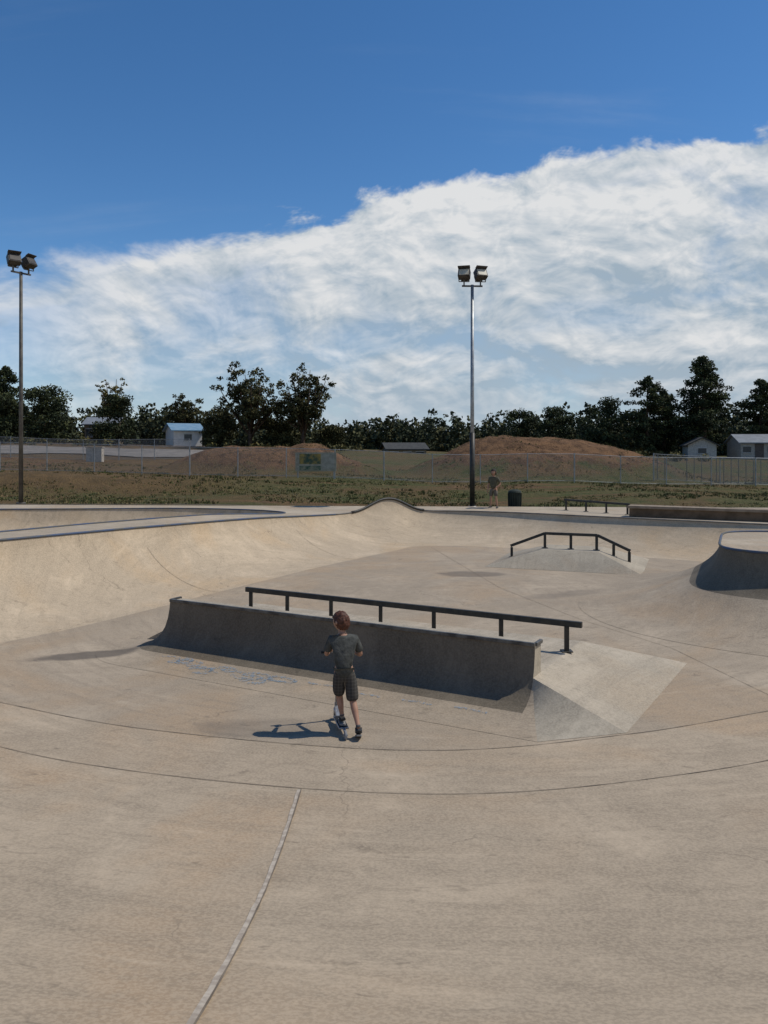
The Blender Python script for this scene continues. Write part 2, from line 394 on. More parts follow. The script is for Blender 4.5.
# rails -----------------------------------------------------------------
def rail(name, pts, posts, w=.055, h=.08, base=True):
    e = empty(name, pts[0]); inv = Vector(pts[0])
    r = MB()
    P = [Vector(p) - inv for p in pts]
    for a, b in zip(P[:-1], P[1:]): r.beam(a, b, w, h)
    for i, (top, bot) in enumerate(posts):
        t = Vector(top) - inv; b = Vector(bot) - inv
        r.beam(t - Vector((0, 0, h / 2)), b, w, w)
        r.box(b + Vector((0, 0, .008)), (.15, .15, .016))
    r.obj('rail_frame', [M_black], e, bevel=.006); return e
RT = .75
pr = [L(a, 1.37, RT) for a in (-5.5, .20)]
rail('grind_rail', pr, [(L(a, 1.37, RT), L(a, 1.37, PH - .0)) for a in (-5.4, -4.65, -3.8, -2.9, -2.0, -.95, -.01)], .06, .08)

fb = empty('pyramid_funbox', (5.1, 21.7, 0))
d = np.array((.93, -.36)); dn = np.array((.36, .93))
def F(a, nn, z): return (a * d[0] + nn * dn[0], a * d[1] + nn * dn[1], z)
fm = MB(); top = [F(-.75, -.45, .42), F(.75, -.45, .42), F(.75, .8, .42), F(-.75, .8, .42)]; bot = [F(-2.1, -1.35, .004), F(1.9, -1.35, .004), F(1.9, 1.8, .004), F(-2.1, 1.8, .004)]
fm.add(top + bot, [(0, 1, 2, 3), (4, 5, 1, 0), (5, 6, 2, 1), (6, 7, 3, 2), (7, 4, 0, 3)]); fm.obj('banks', [M_conc_g], fb)
def Fw(a, z, nn=.15): p = F(a, nn, z); return (p[0] + 5.0, p[1] + 21.5, z)
rail('kinked_grind_rail', [Fw(-1.65, .44), Fw(-.7, .82), Fw(.70, .82), Fw(1.55, .44)],
     [(Fw(-1.62, .44), Fw(-1.62, .12)), (Fw(-.7, .82), Fw(-.7, .42)), (Fw(0, .82), Fw(0, .42)), (Fw(.68, .82), Fw(.68, .42)), (Fw(1.12, .63), Fw(1.12, .26)), (Fw(1.52, .45), Fw(1.52, .08))], .065, .075)
rail('grind_rail', [(6.6, 29.3, 1.28), (8.35, 27.2, 1.25)], [((6.6 + 1.75 * t, 29.3 - 2.1 * t, 1.27), (6.6 + 1.75 * t, 29.3 - 2.1 * t, .9)) for t in (.03, .35, .66, .97)], .06, .07)
cb = empty('concrete_bench', (8.2, 26.6, .9)); q = MB(); dv_ = Vector((12.5 - 8.0, 24.3 - 26.7, 0)); an = math.atan2(dv_.y, dv_.x); Lc = 9.
c = Vector((math.cos(an), math.sin(an), 0)) * Lc / 2
q.box(c + Vector((0, 0, .14)), (Lc, .5, .28), an); q.box(c + Vector((0, 0, .325)), (Lc + .1, .62, .09), an, 1)
q.obj('ledge_body', [simple('brown_stained_concrete', (.18, .12, .075), (.11, .075, .045), 3, .9), simple('bench_cap', (.30, .235, .17), (.22, .165, .115), 4, .9)], cb, bevel=.015)

# ---------------------------------------------------------------- ground
def mound(x, y, cx, cy, rx, ry, h, flat=1.):
    r = math.sqrt(((x - cx) / rx) ** 2 + ((y - cy) / ry) ** 2)
    return h * (1 - ss(.25 * flat, 1.0, r))
def gz(x, y):
    xs = max(-45, min(45, x))
    z1 = deckz(x, min(y, 31)) - .03
    z2 = 1.25 - .023 * xs; z3 = 3.0 - .022 * xs
    if y < 30: z = min(z1, 1.0) - .02
    else:
        z = z1 + (z2 - z1) * ss(30, 48, y); z = z + (z3 - z) * ss(55, 100, y)
    if y > 30.2:
        n1 = noise.noise(Vector((x * .12, y * .12, 1))) * .25 + noise.noise(Vector((x * .5, y * .5, 5))) * .07
        z += n1 * ss(30.2, 36, y) * (1 - ss(200, 400, y))
        rough = noise.noise(Vector((x * .5, y * .5, 9))) * .20 + noise.noise(Vector((x * 1.3, y * 1.3, 4))) * .11
        a = mound(x, y, -9.2, 60, 8.4, 6, 1.7, 1.6) + mound(x, y, -3.0, 58, 5, 4, .8)
        b = mound(x, y, 12.5, 60, 13, 8, 2.3, 1.3) + mound(x, y, 11, 61, 8, 5, .75)
        z += (a + b) + rough * min(1, (a + b))
        z += mound(x, y, -15, 40, 12, 5, .55)
    return z
def axis(lo, hi, step, far_lo, far_hi, extra=()):
    a = list(np.arange(lo, hi + 1e-6, step)); s_ = step; v = hi
    while v < far_hi: s_ *= 1.25; v += s_; a.append(v)
    s_ = step; v = lo
    while v > far_lo: s_ *= 1.25; v -= s_; a.append(v)
    return sorted(set([round(float(t), 4) for t in a] + list(extra)))
XA = axis(-44, 46, .5, -2500, 2500, (DX0, DX0 + .06, DX1, DX1 - .06)); YA = axis(30.6, 104, .5, -900, 4000, (DY0, DY0 + .06, DY1, DY1 - .06))
vs = []; fs = []
for y in YA:
    for x in XA:
        inside = DX0 < x < DX1 and DY0 < y < DY1
        vs.append((x, y, -1.5 if inside else gz(x, y)))
nx = len(XA)
for j in range(len(YA) - 1):
    for i in range(nx - 1): fs.append((j * nx + i, j * nx + i + 1, (j + 1) * nx + i + 1, (j + 1) * nx + i))
mg, t, b, co = new_mat('dry_grass_and_dirt', .95, .1)
n1 = t.noise(co, .12, 5, .65, .5); n2 = t.noise(co, 1.3, 5, .7, .3); n3 = t.noise(co, 9, 4, .7)
sx = t.n('ShaderNodeSeparateXYZ'); t.l(co, sx.inputs[0])
green = t.mix(t.rng(n2, .4, .62), (.088, .098, .034), (.165, .135, .058)); green = t.mix(t.rng(n3, .45, .65), green, (.048, .056, .02))
dirt = t.mix(t.rng(n2, .40, .62), (.225, .125, .064), (.105, .060, .034)); dirt = t.mix(t.rng(n3, .5, .7, 0, .7), dirt, (.28, .17, .092))
fy = t.math('MULTIPLY', t.rng(sx.outputs[1], 51, 54), t.math('SUBTRACT', 1., t.rng(sx.outputs[1], 68, 73)))
hz = t.rng(t.math('ADD', sx.outputs[2], t.math('ADD', t.math('MULTIPLY', t.math('SUBTRACT', n2, .5), 3.0), t.math('MULTIPLY', t.math('SUBTRACT', n1, .5), 3.2))), 1.7, 2.4)
md = t.math('MULTIPLY', fy, hz)
pt = t.rng(n1, .47, .6)
strp = t.math('MULTIPLY', t.rng(t.noise(t.map(co, (.22, 1.1, 1)), .35, 5, .6, .5), .50, .62), .8)
lf = t.math('MULTIPLY', t.math('SUBTRACT', 1., t.rng(sx.outputs[0], -12, -3)), t.rng(t.math('ADD', sx.outputs[1], t.math('MULTIPLY', t.math('SUBTRACT', n2, .5), 9.)), 34, 37))
lf = t.math('MULTIPLY', lf, .65)
f = t.math('MAXIMUM', t.math('MULTIPLY', pt, .55), strp); f = t.math('MAXIMUM', t.math('MAXIMUM', f, md), lf)
t.l(t.mix(f, green, dirt), b.inputs['Base Color']); bump(t, b, t.math('ADD', n2, n3), .16, 1.)
gm = MB(); gm.add(vs, fs); gr = gm.obj('ground', [mg], None, True)

def tri_mesh(name, V, F, mats, mi, parent=None):
    me = bpy.data.meshes.new(name); me.from_pydata(V.tolist() if hasattr(V, 'tolist') else V, [], F.tolist() if hasattr(F, 'tolist') else F)
    for m_ in mats: me.materials.append(m_)
    me.polygons.foreach_set('material_index', np.asarray(mi, dtype=np.int32)); me.update()
    o = bpy.data.objects.new(name, me); link(o, parent); return o
M_g1 = simple('grass_green', (.085, .098, .034), (.06, .068, .026), 3, .9, .1); M_g2 = simple('grass_straw', (.22, .175, .08), (.15, .115, .055), 3, .9, .1)
V = []; F_ = []; MI = []
for k in range(17000):
    y = 30.3 + 36 * random.random() ** 1.3; x = random.uniform(-.62, .62) * y
    if noise.noise(Vector((x * .25, y * .25, 7))) < -.1: continue
    z = gz(x, y) - .01; hgt = random.uniform(.03, .13) * (1 + 1.0 * (noise.noise(Vector((x * .3, y * .3, 0))))); m_ = 0 if random.random() < .6 else 1
    for b_ in range(4):
        a = random.uniform(0, 6.28); w = .03; bx, by = x + random.uniform(-.1, .1), y + random.uniform(-.1, .1)
        tx, ty = random.uniform(-.07, .07), random.uniform(-.07, .07); o = len(V)
        V += [(bx - w * math.cos(a), by - w * math.sin(a), z), (bx + w * math.cos(a), by + w * math.sin(a), z), (bx + tx, by + ty, z + hgt)]
        F_.append((o, o + 1, o + 2)); MI.append(m_)
tri_mesh('grass', V, F_, [M_g1, M_g2], MI)

rd = MB(); vs = []
for k in range(60):
    x = -75 + k * 1.02
    for y in (74, 78, 82, 86): vs.append((x, y, max(gz(x, y), gz(x, y + .7), gz(x, y - .7)) + .06))
rd.add(vs, [(4 * k + a, 4 * k + 4 + a, 4 * k + 5 + a, 4 * k + 1 + a) for k in range(59) for a in range(3)]); rd.obj('gravel_road', [simple('pale_gravel', (.28, .245, .21), (.20, .175, .15), .8, .95)], None, True)

# ---------------------------------------------------------------- fence
mf, t, b, co = new_mat('chain_link_wire', .5, .4, .4); b.inputs['Base Color'].default_value = (.32, .32, .31, 1)
uv = t.n('ShaderNodeUVMap'); sx = t.n('ShaderNodeSeparateXYZ'); t.l(uv.outputs[0], sx.inputs[0])
def wire(sgn):
    s_ = t.math('MULTIPLY', t.math('ADD', sx.outputs[0], t.math('MULTIPLY', sx.outputs[1], sgn)), 11.)
    return t.math('LESS_THAN', t.math('ABSOLUTE', t.math('SUBTRACT', t.math('FRACT', s_), .5)), .055)
al = t.math('MAXIMUM', wire(1.), wire(-1.))
t.l(al, b.inputs['Alpha'])
M_slat = simple('privacy_slat', (.24, .245, .24), (.16, .165, .16), 2)
def fence(path, h=1.8, spacing=3., slat=False):
    e = empty('chain_link_fence', (path[0][0], path[0][1], 0)); off = Vector((path[0][0], path[0][1], 0))
    fr = MB(); P = []; 
    for a, b_ in zip(path[:-1], path[1:]):
        a = np.array(a, float); b_ = np.array(b_, float); n = max(1, int(np.linalg.norm(b_ - a) / spacing))
        for k in range(n): P.append(a + (b_ - a) * k / n)
    P.append(np.array(path[-1], float)); ps = [Vector((p[0], p[1], gz(p[0], p[1]))) - off for p in P]
    for i, p in enumerate(ps): fr.tube([p - Vector((0, 0, .2)), p + Vector((0, 0, h + .04))], .03 if i % 4 else .042, 6)
    fr.tube([p + Vector((0, 0, h)) for p in ps], .02, 6); fr.tube([p + Vector((0, 0, .12)) for p in ps], .012, 5)
    if slat:
        for i, (p, q_) in enumerate(zip(ps[:-1], ps[1:])):
            for k in range(9):
                if random.random() < .2: continue
                c_ = p.lerp(q_, (k + .5) / 9); fr.box(c_ + Vector((0, 0, h / 2 + .03)), (.038, .02, h - .16), math.atan2((q_ - p).y, (q_ - p).x), 1)
    fr.obj('posts_and_rails', [M_steel, M_slat], e)
    me = bpy.data.meshes.new('chain_link_mesh'); vs = []; fs = []; uvs = []; u = 0
    for i, (p, q_) in enumerate(zip(ps[:-1], ps[1:])):
        o = len(vs); w = (q_ - p).length; vs += [p + Vector((0, .03, .05)), q_ + Vector((0, .03, .05)), q_ + Vector((0, .03, h)), p + Vector((0, .03, h))]; fs.append((o, o + 1, o + 2, o + 3)); uvs += [(u, 0), (u + w, 0), (u + w, h), (u, h)]; u += w
    me.from_pydata(vs, [], fs); ul = me.uv_layers.new(name='UVMap')
    for i, c_ in enumerate(uvs): ul.data[i].uv = c_
    me.materials.append(mf); link(bpy.data.objects.new('chain_link_mesh', me), e); return e
fence([(-48, 54), (-24, 50), (-3, 49), (18, 51), (27, 52)])
fence([(18.2, 54), (27, 53.6), (40, 54)], slat=True)
fence([(-60, 68), (-38, 68), (-17, 70)])
sg = empty('park_sign', (-4.15, 48.8, gz(-4.15, 48.8))); q = MB(); q.box((0, -.06, 1.0), (2.5, .05, 1.15), 0, 0); q.box((-.35, -.092, 1.18), (1.3, .012, .62), 0, 1); q.box((.75, -.092, 1.0), (.75, .012, .9), 0, 2); q.box((-.35, -.092, .62), (1.3, .012, .28), 0, 3)
q.box((-1.1, 0, .6), (.07, .06, 1.9), 0, 4); q.box((1.1, 0, .6), (.07, .06, 1.9), 0, 4)
q.obj('sign_board', [simple('sign_cream', (.42, .38, .28)), simple('sign_picture', (.40, .27, .07), (.05, .09, .06), 3), simple('sign_dark_panel', (.30, .28, .22), (.42, .38, .3), 5), simple('sign_green', (.06, .11, .07), (.3, .28, .18), 6), M_steel], sg)

# ---------------------------------------------------------------- light poles
M_lens = simple('floodlight_glass', (.62, .56, .42), (.5, .45, .33), 4, .2, .5); M_head = simple('floodlight_housing', (.05, .045, .04), (.09, .08, .07), 6, .5)
def pole(x, y, ztop, heads_dark=False, yaw=0., sleeve=True):
    z0 = gz(x, y) if y > 30 else deckz(x, y); e = empty('flood_light_pole', (x, y, z0)); H = ztop - z0
    p = MB(); p.tube([(0, 0, -.1), (0, 0, H)], [.085, .06], 14); p.tube([(0, 0, 0), (0, 0, .06)], .17, 14); p.obj('pole_shaft', [M_steel if not heads_dark else M_pole], e, True)
    if sleeve: p = MB(); p.tube([(0, 0, .05), (0, 0, 2.9)], .10, 14); p.obj('pole_sleeve', [M_black], e, True)
    R = Matrix.Rotation(yaw, 3, 'Z'); p = MB(); p.beam(R @ Vector((-.40, 0, H - .05)), R @ Vector((.40, 0, H - .05)), .06, .06)
    for sx_ in (-.32, .32):
        b0 = R @ Vector((sx_, 0, H)); p.beam(b0 - Vector((0, 0, .04)), b0 + Vector((0, 0, .2)), .05, .05)
        for s2 in (-.2, .2): p.beam(b0 + R @ Vector((s2, 0, .12)), b0 + R @ Vector((s2, 0, .38)), .03, .03)
        p.beam(b0 + R @ Vector((-.2, 0, .12)), b0 + R @ Vector((.2, 0, .12)), .03, .03)
    p.obj('cross_arm', [M_pole], e)
    for sx_ in (-.32, .32):
        tl = math.radians(-30) ; RM = Matrix.Rotation(yaw + (.3 if sx_ > 0 else -.3), 3, 'Z') @ Matrix.Rotation(tl, 3, 'X')
        c_ = R @ Vector((sx_, -.05, H + .40)); p = MB()
        p.box(c_, (.46, .26, .36), M=RM, mi=0); p.box(c_ + RM @ Vector((0, .20, .0)), (.30, .16, .24), M=RM, mi=0)
        p.box(c_ + RM @ Vector((0, -.138, -.01)), (.38, .02, .28), M=RM, mi=1); p.box(c_ + RM @ Vector((0, -.20, .185)), (.48, .16, .02), M=RM, mi=0)
        p.obj('floodlight_head', [M_head, M_lens if not heads_dark else M_head], e, bevel=.015)
    return e
pole(3.42, 31, 9.5, False, .05)
pole(-13.75, 30.3, 9.85, True, 1.0, False)

tc = empty('trash_can', (5.0, 30.6, gz(5, 30.6))); p = MB(); p.tube([(0, 0, 0), (0, 0, .04), (0, 0, .58), (0, 0, .60)], [.20, .215, .235, .25], 18); p.tube([(0, 0, .60), (0, 0, .66), (0, 0, .72)], [.26, .24, .12], 18)
for k in range(18):
    a = k * 2 * math.pi / 18; p.beam((.24 * math.cos(a), .24 * math.sin(a), .04), (.255 * math.cos(a), .255 * math.sin(a), .58), .03, .015)
p.obj('can_body', [simple('dark_green_paint', (.03, .04, .03))], tc)

# ---------------------------------------------------------------- buildings
def house(name, x, y, w, dp, h, rh, wall, roof, rz=0., windows=2, door=True, z=None, ridge_x=True):
    z = gz(x, y) - .1 if z is None else z
    e = empty(name, (x, y, z)); e.rotation_euler[2] = rz
    b_ = MB(); b_.box((0, 0, h / 2), (w, dp, h))
    if ridge_x: b_.add([(-w / 2, -dp / 2, h), (-w / 2, dp / 2, h), (-w / 2, 0, h + rh), (w / 2, -dp / 2, h), (w / 2, dp / 2, h), (w / 2, 0, h + rh)], [(0, 2, 1), (3, 4, 5)])
    else: b_.add([(-w / 2, -dp / 2, h), (w / 2, -dp / 2, h), (0, -dp / 2, h + rh), (-w / 2, dp / 2, h), (w / 2, dp / 2, h), (0, dp / 2, h + rh)], [(0, 1, 2), (3, 5, 4)])
    b_.obj('walls', [wall], e)
    r = MB(); o = .35; tk = .12
    if ridge_x:
        sl = rh / (dp / 2)
        for s_ in (-1, 1):
            r.add([(-w / 2 - o, s_ * (dp / 2 + o), h - sl * o), (w / 2 + o, s_ * (dp / 2 + o), h - sl * o), (w / 2 + o, 0, h + rh), (-w / 2 - o, 0, h + rh),
                   (-w / 2 - o, s_ * (dp / 2 + o), h - sl * o + tk), (w / 2 + o, s_ * (dp / 2 + o), h - sl * o + tk), (w / 2 + o, 0, h + rh + tk), (-w / 2 - o, 0, h + rh + tk)],
                  [(0, 1, 2, 3), (4, 5, 6, 7), (0, 1, 5, 4), (1, 2, 6, 5), (0, 3, 7, 4)])
    else:
        sl = rh / (w / 2)
        for s_ in (-1, 1):
            r.add([(s_ * (w / 2 + o), -dp / 2 - o, h - sl * o), (s_ * (w / 2 + o), dp / 2 + o, h - sl * o), (0, dp / 2 + o, h + rh), (0, -dp / 2 - o, h + rh),
                   (s_ * (w / 2 + o), -dp / 2 - o, h - sl * o + tk), (s_ * (w / 2 + o), dp / 2 + o, h - sl * o + tk), (0, dp / 2 + o, h + rh + tk), (0, -dp / 2 - o, h + rh + tk)],
                  [(0, 1, 2, 3), (4, 5, 6, 7), (0, 1, 5, 4), (1, 2, 6, 5), (0, 3, 7, 4)])
    r.obj('roof', [roof], e)
    q_ = MB(); n = windows + (1 if door else 0)
    for k in range(n):
        cx = -w / 2 + w * (k + .5) / n
        if door and k == n // 2:
            q_.box((cx, -dp / 2 - .02, 1.05), (1.0, .06, 2.1), 0, 1)
        else:
            q_.box((cx, -dp / 2 - .02, h * .58), (.9, .05, h * .34), 0, 0); q_.box((cx, -dp / 2 - .05, h * .58 - h * .20), (1.05, .1, .07), 0, 2); q_.box((cx, -dp / 2 - .05, h * .58 + h * .20), (1.05, .08, .07), 0, 2)
    q_.obj('windows_and_door', [simple('window_glass', (.04, .05, .06), rough=.15, spec=.5), simple('door_paint', (.12, .10, .09)), simple('trim_white', (.6, .6, .58))], e)
    return e
W_white = simple('white_siding', (.78, .76, .71), (.70, .68, .63), 2); W_beige = simple('beige_siding', (.26, .21, .15), (.20, .165, .12), 2)
R_blue = simple('blue_metal_roof', (.16, .28, .38), (.22, .33, .42), 2, .5); R_grey = simple('grey_shingle', (.09, .09, .085), (.06, .06, .06), 4, .95, .1); R_light = simple('pale_metal_roof', (.24, .26, .28), (.19, .205, .22), 2, .6)
house('white_shed', -24.8, 99, 3.4, 5, 2.0, .8, W_white, R_blue, .45, 1, False, ridge_x=True)
house('beige_house', -37.3, 107, 4.0, 5, 2.7, .9, W_beige, R_light, .1, 2, True)
house('grey_roof_house', 2.4, 98, 4.6, 6, 1.2, .7, W_beige, R_grey, .12, 3, False, z=gz(2.4, 96) - .8)
house('white_house', 38.2, 97, 3.2, 4, 1.7, .8, simple('off_white_siding', (.5, .48, .44)), R_grey, -.2, 1, False, ridge_x=False)
house('white_house', 44.6, 97, 4.2, 5, 2.0, .9, simple('pale_siding', (.42, .40, .36)), R_light, -.1, 2, True)
eb_ = empty('electrical_cabinet', (-24.2, 67.0, gz(-24.2, 67.))); q = MB(); q.box((0, 0, .6), (1.3, .6, 1.2)); q.box((0, 0, 1.23), (1.42, .72, .06)); q.box((0, -.31, .6), (.02, .02, 1.0), 0, 1); q.obj('cabinet', [simple('cabinet_beige', (.5, .45, .38)), M_black], eb_, bevel=.02)

# ---------------------------------------------------------------- trees
def leafmat(name, c, v=.55):
    m_, t, b, co = new_mat(name, .8, .15)
    nz = t.noise(co, .9, 2, .6); t.l(t.mix(t.rng(nz, .35, .65), c, tuple(x * v for x in c)), b.inputs['Base Color']); return m_
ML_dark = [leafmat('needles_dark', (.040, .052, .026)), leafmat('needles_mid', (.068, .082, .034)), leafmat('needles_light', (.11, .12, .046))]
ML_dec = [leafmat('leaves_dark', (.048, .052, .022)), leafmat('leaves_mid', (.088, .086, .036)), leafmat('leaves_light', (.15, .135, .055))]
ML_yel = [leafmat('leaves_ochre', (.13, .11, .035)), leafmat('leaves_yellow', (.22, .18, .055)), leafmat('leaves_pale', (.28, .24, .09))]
def leaves(clumps, per, size, flat=1.):
    V = []; MI = []
    for (c_, r, tone) in clumps:
        k = max(8, int(per * (r ** 1.6))); dr = rng.normal(size=(k, 3)); dr /= np.linalg.norm(dr, axis=1)[:, None]
        rad = rng.random(k) ** .45; pos = np.array(c_) + dr * (rad * r)[:, None] * np.array((1, 1, .75 * flat))
        a = rng.normal(size=(k, 3)); a /= np.linalg.norm(a, axis=1)[:, None]; b_ = np.cross(a, rng.normal(size=(k, 3))); b_ /= np.linalg.norm(b_, axis=1)[:, None]
        sz = size * rng.uniform(.5, 1.3, k)[:, None]; a *= sz; b_ *= sz * .6
        V.append(np.stack([pos - a, pos + b_, pos + a, pos - b_], 1).reshape(-1, 3))
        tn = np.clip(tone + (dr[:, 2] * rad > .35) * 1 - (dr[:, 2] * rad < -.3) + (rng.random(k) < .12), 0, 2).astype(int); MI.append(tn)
    V = np.concatenate(V); MI = np.concatenate(MI); F = np.arange(len(V)).reshape(-1, 4); return V, F, MI
def make_tree(kind, h, w, seed):
    rr = random.Random(seed); br = MB(); cl = []
    if kind == 'pine':
        lean = rr.uniform(-.03, .03); br.tube([(lean * z * h, 0, z * h) for z in (-.03, .3, .6, .9)], [.028 * h, .022 * h, .014 * h, .005 * h], 8)
        nb = int(h * 6)
        for k in range(nb):
            u = .12 + .88 * (k / nb) ** .9; a = rr.uniform(0, 6.28)
            env = (math.sin(min(1, (u - .04) * 1.8) * math.pi / 2) * (1 - u) ** .6 * 1.5 + .08)
            reach = w / 2 * env * rr.uniform(.55, 1.12); z = u * h
            tip = (lean * z + reach * math.cos(a), reach * math.sin(a), z + rr.uniform(-.02, .04) * h)
            br.tube([(lean * z, 0, z - .02 * h), tip], [.008 * h * (1.2 - u), .01], 4)
            for s_ in (.35, .65, .98):
                cl.append(((lean * z + reach * math.cos(a) * s_, reach * math.sin(a) * s_, z + rr.uniform(-.15, .25)), w * rr.uniform(.085, .15) * (1.15 - .5 * u), rr.choice((0, 0, 1))))
        cl.append(((lean * h, 0, h * .97), w * .06, 1))
        return br, cl, 0.85
    if kind == 'dec':
        br.tube([(0, 0, -.3), (.02 * h, 0, .12 * h), (0, .01 * h, .26 * h)], [.03 * h, .024 * h, .018 * h], 9)
        for k in range(16):
            a = k * 2.4 + rr.uniform(-.3, .3); reach = w / 2 * rr.uniform(.25, .95); z1 = h * rr.uniform(.5, .97); z0 = h * rr.uniform(.12, .26)
            if reach > w * .34: z1 = h * rr.uniform(.32, .82)
            p0 = Vector((0, 0, z0)); p2 = Vector((reach * math.cos(a), reach * math.sin(a), z1)); p1 = p0.lerp(p2, .5) + Vector((0, 0, -.03 * h))
            br.tube([p0, p1, p2], [.014 * h, .009 * h, .003 * h], 6)
            for j in range(12):
                s_ = rr.uniform(.42, 1.04); q_ = p0.lerp(p2, s_) + Vector((rr.gauss(0, .07) * w, rr.gauss(0, .07) * w, rr.gauss(0, .04) * h))
                cl.append((tuple(q_), w * rr.uniform(.035, .088), rr.choice((0, 1, 1))))
        return br, cl, 1.
    br.tube([(0, 0, -.3), (0, 0, .5 * h)], [.03 * h, .015 * h], 8)
    for k in range(64):
        a = rr.uniform(0, 6.28); u = rr.uniform(.06, .93); env = math.sqrt(max(.05, 1 - ((u - .40) / .62) ** 2)); reach = w / 2 * env * rr.uniform(.15, .92)
        cl.append(((reach * math.cos(a), reach * math.sin(a), u * h), w * rr.uniform(.10, .19), rr.choice((0, 0, 1))))
    return br, cl, 1.
def tree(name, kind, x, y, h, w, seed=0, mats=None, per=None, size=.16, rz=None):
    mats = mats or (ML_dark if kind != 'dec' else ML_dec)
    e = empty(name, (x, y, gz(x, y) - .1)); e.rotation_euler[2] = random.uniform(0, 6.28) if rz is None else rz
    br, cl, fl = make_tree(kind, h, w, seed); br.obj('trunk_and_limbs', [M_bark], e, True)
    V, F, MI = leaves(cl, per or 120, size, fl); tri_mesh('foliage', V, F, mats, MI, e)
    return e
tree('pine_tree', 'pine', -47.5, 100, 9.4, 6.0, 1); tree('pine_tree', 'bush', -51.5, 104, 9.8, 7.5, 2)
tree('juniper_tree', 'bush', -41.6, 98, 7.2, 6.6, 3); tree('juniper_tree', 'bush', -45.6, 96, 6.2, 5.5, 33); tree('yellowing_tree', 'dec', -37.9, 112, 10.2, 4.6, 4, ML_yel)
tree('juniper_tree', 'bush', -32.6, 97, 6.4, 5.4, 5); tree('shrub', 'bush', -35.6, 102, 2.6, 3.4, 6, ML_dec); tree('juniper_tree', 'bush', -39.0, 116, 6.5, 6, 61)
tree('deciduous_tree', 'dec', -28.0, 112, 7.4, 7.0, 7); tree('deciduous_tree', 'dec', -22.0, 108, 7.2, 6, 8)
tree('deciduous_tree', 'dec', -15.6, 94, 10.7, 9.2, 9); tree('deciduous_tree', 'dec', -9.4, 94, 10.2, 8.2, 10); tree('shrub', 'bush', -19.8, 96, 4.4, 4.4, 11, ML_dec)
tree('shrub', 'bush', -12.6, 97, 3.6, 6, 12, ML_dec); tree('shrub', 'bush', -6.6, 100, 3.0, 4.4, 13, ML_dec)
tree('pine_tree', 'bush', 28.3, 102, 7.6, 6.6, 14); tree('pine_tree', 'pine', 32.8, 100, 9.8, 6.2, 15); tree('pine_tree', 'pine', 36.4, 104, 8.4, 5.6, 16)
tree('pine_tree', 'pine', 40.4, 101, 12.6, 7.8, 17); tree('pine_tree', 'pine', 44.4, 109, 8.6, 5.6, 18); tree('pine_tree', 'pine', 47.6, 101, 9.8, 6.8, 19); tree('pine_tree', 'pine', 51.5, 104, 9.6, 6, 20)
tree('pine_tree', 'bush', 22.6, 106, 6.4, 5.4, 21); tree('juniper_tree', 'bush', 18.2, 108, 6.0, 6.4, 22)
cl = []
for k in range(860):
    x = random.uniform(-90, 100); y = random.uniform(128, 160)
    env = 5.1 + 1.5 * noise.noise(Vector((x * .06, 0, 0))) + 2.4 * noise.noise(Vector((x * .3, 4, 0))) + (2.4 if x > 25 else 0) + (1.6 if x < -30 else 0)
    w = random.uniform(1.6, 3.0); tone = random.choice((0, 0, 1, 1, 2))
    z0 = gz(x, y); hh = env * random.uniform(.55, 1.2)
    for j in range(5):
        u = (j + .5) / 5; cl.append(((x + random.gauss(0, .4), y + random.gauss(0, .4), z0 + u * hh), w * (1.15 - .75 * u) * .75, tone))
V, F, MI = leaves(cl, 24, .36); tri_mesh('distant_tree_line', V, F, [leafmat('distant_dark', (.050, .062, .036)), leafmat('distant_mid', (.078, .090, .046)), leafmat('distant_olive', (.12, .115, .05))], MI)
cl = []
for k in range(260):
    x = random.uniform(-70, 60); y = random.uniform(88, 100); 
    if -32 < x < -20 or 36 < x < 52 or -3 < x < 8: continue
    cl.append(((x, y, gz(x, y) + .3), random.uniform(.4, .9), random.choice((0, 1, 2))))
V, F, MI = leaves(cl, 60, .2); tri_mesh('shrubs', V, F, [ML_dec[1], ML_dec[2], ML_yel[0]], MI)

# ---------------------------------------------------------------- people
M_skin = simple('skin', (.40, .22, .145), (.35, .19, .12), 8, .55, .35); M_hair = simple('reddish_brown_hair', (.12, .045, .025), (.05, .02, .012), 40, .6, .3, bmp=.01)
M_eye = simple('eye_white', (.7, .7, .68), rough=.3); M_iris = simple('iris', (.03, .03, .04), rough=.2); M_lip = simple('lips', (.34, .13, .10))
def skin(name, J, E, mat, parent, root, sub=2):
    names = list(J); me = bpy.data.meshes.new(name); me.from_pydata([J[k][0] for k in names], [(names.index(a), names.index(b_)) for a, b_ in E], [])
    o = bpy.data.objects.new(name, me); link(o, parent); md = o.modifiers.new('skin', 'SKIN'); md.use_smooth_shade = True
    for k, v in zip(names, me.skin_vertices[0].data): r = J[k][1]; v.radius = r if isinstance(r, tuple) else (r, r); v.use_root = (k == root)
    s_ = o.modifiers.new('sub', 'SUBSURF'); s_.levels = sub; s_.render_levels = sub; me.materials.append(mat); return o
